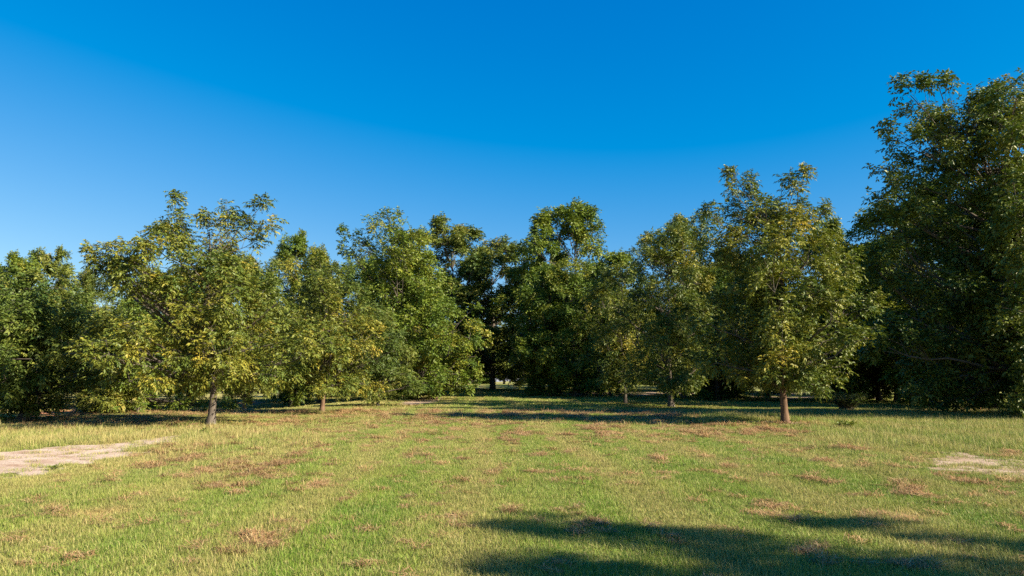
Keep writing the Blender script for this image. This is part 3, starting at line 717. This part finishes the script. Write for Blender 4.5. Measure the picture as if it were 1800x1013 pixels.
def blade_mesh(name, rng, n, rad, h0, h1, w, lean, mat, tint_lo=0.0, tint_hi=1.0, flat=False):
    a = rng.uniform(0, 6.283, n); r = rad * np.sqrt(rng.uniform(0, 1, n))
    p = np.stack([r * np.cos(a), r * np.sin(a), np.zeros(n) - 0.01], -1)
    az = rng.uniform(0, 6.283, n); L = rng.uniform(h0, h1, n)
    le = np.abs(rng.normal(0, lean, n)) + 0.08
    d = np.stack([np.cos(az), np.sin(az), np.zeros(n)], -1)
    sd = np.stack([-np.sin(az + rng.normal(0, .5, n)), np.cos(az), np.zeros(n)], -1)
    if flat:
        z = rng.uniform(0.01, h1 * 0.18, n); tilt = rng.normal(0, 0.22, n)
        m = p + d * (L * 0.5)[:, None]; m[:, 2] = z + np.abs(tilt) * L * 0.5
        t = p + d * L[:, None]; t[:, 2] = z + tilt * L; p[:, 2] = z
    else:
        m = p + d * (L * le * 0.35)[:, None] + np.array([0, 0, 1.0]) * (L * 0.55)[:, None]
        t = p + d * (L * le)[:, None] + np.array([0, 0, 1.0]) * (L * np.clip(1.05 - 0.45 * le ** 2, 0.2, 1))[:, None]
    ww = (w * rng.uniform(0.7, 1.3, n))[:, None]
    V = np.stack([p - sd * ww, p + sd * ww, m - sd * ww * 0.8, m + sd * ww * 0.8, t], 1).reshape(-1, 3)
    i = np.arange(n) * 5
    Q = np.stack([i, i + 1, i + 3, i + 2], -1); T = np.stack([i + 2, i + 3, i + 4], -1)
    tn = rng.uniform(tint_lo, tint_hi, n)
    return mesh_np(name, V, [Q, T], [mat], tint=np.concatenate([tn, tn]))

def scatter(name, P, rot, scl, idx, tintv, coll, label=None):
    me = bpy.data.meshes.new(name); me.vertices.add(len(P)); me.vertices.foreach_set('co', np.asarray(P, np.float32).ravel())
    for nm, tp, fld_, v in (('rot', 'FLOAT_VECTOR', 'vector', rot), ('scl', 'FLOAT_VECTOR', 'vector', scl), ('idx', 'INT', 'value', idx), ('tint', 'FLOAT', 'value', tintv)):
        a = me.attributes.new(nm, tp, 'POINT'); a.data.foreach_set(fld_, np.ascontiguousarray(v, np.int32 if tp == 'INT' else np.float32).ravel())
    o = link(name, me); o['kind'] = 'stuff'
    if label: o['label'] = label; o['category'] = 'grass'
    g = bpy.data.node_groups.new(name, 'GeometryNodeTree')
    g.interface.new_socket('Geometry', in_out='INPUT', socket_type='NodeSocketGeometry'); g.interface.new_socket('Geometry', in_out='OUTPUT', socket_type='NodeSocketGeometry')
    gi = g.nodes.new('NodeGroupInput'); go = g.nodes.new('NodeGroupOutput')
    ci = g.nodes.new('GeometryNodeCollectionInfo'); ci.inputs['Collection'].default_value = coll
    ci.inputs['Separate Children'].default_value = True; ci.inputs['Reset Children'].default_value = True
    ip = g.nodes.new('GeometryNodeInstanceOnPoints'); ip.inputs['Pick Instance'].default_value = True
    def attr(nm, tp):
        n = g.nodes.new('GeometryNodeInputNamedAttribute'); n.data_type = tp; n.inputs['Name'].default_value = nm; return n.outputs['Attribute']
    L = g.links.new
    L(gi.outputs[0], ip.inputs['Points']); L(ci.outputs[0], ip.inputs['Instance'])
    L(attr('rot', 'FLOAT_VECTOR'), ip.inputs['Rotation']); L(attr('scl', 'FLOAT_VECTOR'), ip.inputs['Scale']); L(attr('idx', 'INT'), ip.inputs['Instance Index'])
    L(ip.outputs[0], go.inputs[0])
    md = o.modifiers.new('scatter', 'NODES'); md.node_group = g
    return o

def tracks(x, y):
    """wheel tracks of the mower, running down the field towards the alley"""
    r = 0
    for x0, k, a in ((1.1, 0.04, 1.0), (-1.3, 0.04, 0.6), (-3.6, 0.05, 0.7), (-5.6, 0.05, 0.5), (3.6, 0.03, 0.6), (5.9, 0.02, 0.8), (7.4, 0.0, 0.6)):
        r = r + a * np.exp(-((x + k * y - x0 + 0.5 * (vnoise(y * 0.25, y * 0 + x0, 3) - .5)) / 0.38) ** 2) * sstep(0.3, 0.8, vnoise(y * 0.45, x * 0 + x0 * 3, 8))
    return r

rg = np.random.default_rng(5)
lawn_c = proto_collection('lawn_tuft', [blade_mesh('lawn_tuft', np.random.default_rng(900 + k), n_, r_, 0.025, 0.095, w_, 0.95, GRASS) for n_, r_, w_ in ((56, 0.13, 0.0024), (95, 0.18, 0.0032), (130, 0.30, 0.0052), (170, 0.55, 0.011)) for k in range(4)])
tall_c = proto_collection('tall_tuft', [blade_mesh('tall_tuft', np.random.default_rng(930 + k), 34, 0.15, 0.08, 0.30, 0.0028, 0.7, GRASS, 0.0, 1.0) for k in range(4)])
straw_c = proto_collection('straw_tuft', [blade_mesh('straw_tuft', np.random.default_rng(960 + k), 70, 0.10, 0.05, 0.15, 0.0026, 0.5, STRAW, flat=True) for k in range(4)])

def wedge(n, y0, y1, half=0.80, pad=1.5):
    y = np.sqrt(rg.uniform(y0 * y0, y1 * y1, n)); x = rg.uniform(-1, 1, n) * (half * y + pad); return x, y
def bare_keep(x, y):
    k = np.ones(len(x), bool)
    for test, lo, hi, keep in PATCHES:
        b = (x > lo[0]) & (x < hi[0]) & (y > lo[1]) & (y < hi[1])
        if b.any():
            ii = np.where(b)[0]; t = test(x[ii], y[ii]); k[ii[t]] &= rg.uniform(0, 1, t.sum()) < keep
    return k
def tallness(x, y):
    """where the grass was left uncut: right of the nearest right tree, along the sand and under the left row"""
    t = sstep(0.34, 0.46, x / y - 0.02) * sstep(16.5, 18.5, y) * (1 - sstep(30, 33, y))
    t = np.maximum(t, sstep(-0.34, -0.42, x / y) * sstep(17.5, 19, y) * (1 - sstep(22, 25, y)) * 0.6)
    t = np.maximum(t, 0.28 * sstep(-0.2, -0.3, x / y) * sstep(15, 19, y) * (1 - sstep(24, 27, y)))
    t = np.maximum(t, 0.6 * sstep(0.2, 0.3, x / y) * sstep(27.0, 29, y) * (1 - sstep(36, 40, y)))
    t = t * (0.35 + 0.9 * fbm(x * 0.6, y * 0.6, 41))
    t = t + 0.05 * sstep(0.62, 0.76, fbm(x * 1.3, y * 1.0, 43)) * sstep(9, 13, y) + 0.001            # scattered coarser tufts
    for fx, fy, fr in FEET: t = np.maximum(t, 0.75 * np.exp(-((x - fx) ** 2 + (y - fy) ** 2) / 0.30))
    return t

PX, PY, PS, PH = [], [], [], []
PK = []
for lv, (n, y0, y1) in enumerate(((40000, 4.2, 14), (44000, 14, 26), (36000, 26, 45), (24000, 45, 90))):
    x, y = wedge(n, y0, y1); k = bare_keep(x, y); x, y = x[k], y[k]
    PX.append(x); PY.append(y); PS.append(np.full(len(x), 1.0)); PH.append(np.full(len(x), 1.0)); PK.append(np.full(len(x), lv * 4))
x = np.concatenate(PX); y = np.concatenate(PY); s = np.concatenate(PS); hz = np.concatenate(PH)
brown = fbm(x * 0.75, y * 0.42, 61, 3); row = tracks(x, y)
brown = np.clip(0.8 * brown + 0.08 + 0.17 * row, 0, 1)
z = hgt(x, y); n = len(x)
rot = np.stack([rg.normal(0, .08, n), rg.normal(0, .08, n), rg.uniform(0, 6.28, n)], -1)
vig = 0.75 + 0.6 * fbm(x * 0.9 + 4, y * 0.9, 71) - 0.30 * sstep(0.62, 0.74, brown)
sc_ = np.stack([s * rg.uniform(.8, 1.2, n), s * rg.uniform(.8, 1.2, n), hz * vig * rg.uniform(.7, 1.25, n)], -1)
scatter('lawn_grass', np.stack([x, y, z], -1), rot, sc_, rg.integers(0, 4, n) + np.concatenate(PK), np.clip(0.8 * sstep(0.56, 0.72, brown) * fbm(x * 2.2, y * 1.6, 91, 2) * 1.5 + rg.normal(0, 0.12, n), 0, 1), lawn_c, 'short mown green grass covering the open field')

x, y = wedge(90000, 5, 42); k = bare_keep(x, y) & (rg.uniform(0, 1, len(x)) < tallness(x, y)); x, y = x[k], y[k]; n = len(x)
s = np.where(y > 24, 1.5, 1.1)
scatter('tall_grass', np.stack([x, y, hgt(x, y)], -1), np.stack([rg.normal(0, .1, n), rg.normal(0, .1, n), rg.uniform(0, 6.28, n)], -1),
        np.stack([s, s, rg.uniform(0.6, 1.15, n)], -1), rg.integers(0, 4, n), rg.uniform(0, 0.7, n), tall_c, 'uncut taller yellow green grass along the tree rows and the sand track')

x, y = wedge(120000, 4.2, 40); br = fbm(x * 0.75, y * 0.42, 61, 3)
row = tracks(x, y)
pile = fbm(x * 3.0, y * 1.3, 81, 3); patchy = fbm(x * 0.5, y * 0.5, 88, 2)
pr = sstep(0.60, 0.80, 0.85 * br + 0.06 + 0.13 * row) * sstep(0.42, 0.7, pile) * 0.5 + sstep(0.68, 0.82, pile + 0.10 * (patchy - 0.5) + 0.12 * row - 0.045) * 0.7 * (1 - 0.7 * sstep(22, 34, y)) + 0.02
k = bare_keep(x, y) & (rg.uniform(0, 1, len(x)) < pr) & (tallness(x, y) < 0.4); x, y = x[k], y[k]; n = len(x)
s = 0.9 + 0.04 * y
scatter('dry_thatch', np.stack([x, y, hgt(x, y) + 0.02], -1), np.stack([rg.normal(0, .1, n), rg.normal(0, .1, n), rg.uniform(0, 6.28, n)], -1),
        np.stack([s, s, s * rg.uniform(0.6, 1.5, n)], -1), rg.integers(0, 4, n), rg.uniform(0, 1, n), straw_c, 'brown dry mown clippings lying in patches on the grass')
print('lawn', len(bpy.data.objects))

# fallen leaflets under the crowns
P = []
for fx, fy, fr in FEET:
    if fy > 62: continue
    n = int(520 * fr); a = rg.uniform(0, 6.283, n); q = fr * 1.15 * np.sqrt(rg.uniform(0, 1, n))
    P.append(np.stack([fx + q * np.cos(a), fy + q * np.sin(a)], -1))
P = np.concatenate(P); n = len(P)
P = np.stack([P[:, 0], P[:, 1], hgt(P[:, 0], P[:, 1]) + rg.uniform(0.02, 0.09, n)], -1)
D = norm(np.stack([rg.normal(0, 1, n), rg.normal(0, 1, n), rg.normal(0, 0.25, n)], -1))
V, T = leaf_blades(rg, P, D, rg.uniform(0.09, 0.16, n), rg.uniform(0.012, 0.02, n))
LITTER = leaf_material('fallen_leaf', [(0.0, (0.075, 0.045, 0.02)), (0.5, (0.17, 0.105, 0.04)), (0.8, (0.27, 0.19, 0.06)), (1.0, (0.20, 0.20, 0.05))], 0.7, 0.1, 0.15, 1.0)
o = link('leaf_litter', mesh_np('leaf_litter', V, T, [LITTER], tint=np.repeat(rg.uniform(0, 1, n), 2))); o['kind'] = 'stuff'; o['label'] = 'fallen brown and yellow leaflets under the pecans'; o['category'] = 'leaf litter'

print('TRIS', sum(len(p.vertices) - 2 for o in COL.all_objects if o.type == 'MESH' and o.data.users > 0 for p in []), sum(len(m.loops) - 2 * len(m.polygons) for m in bpy.data.meshes))
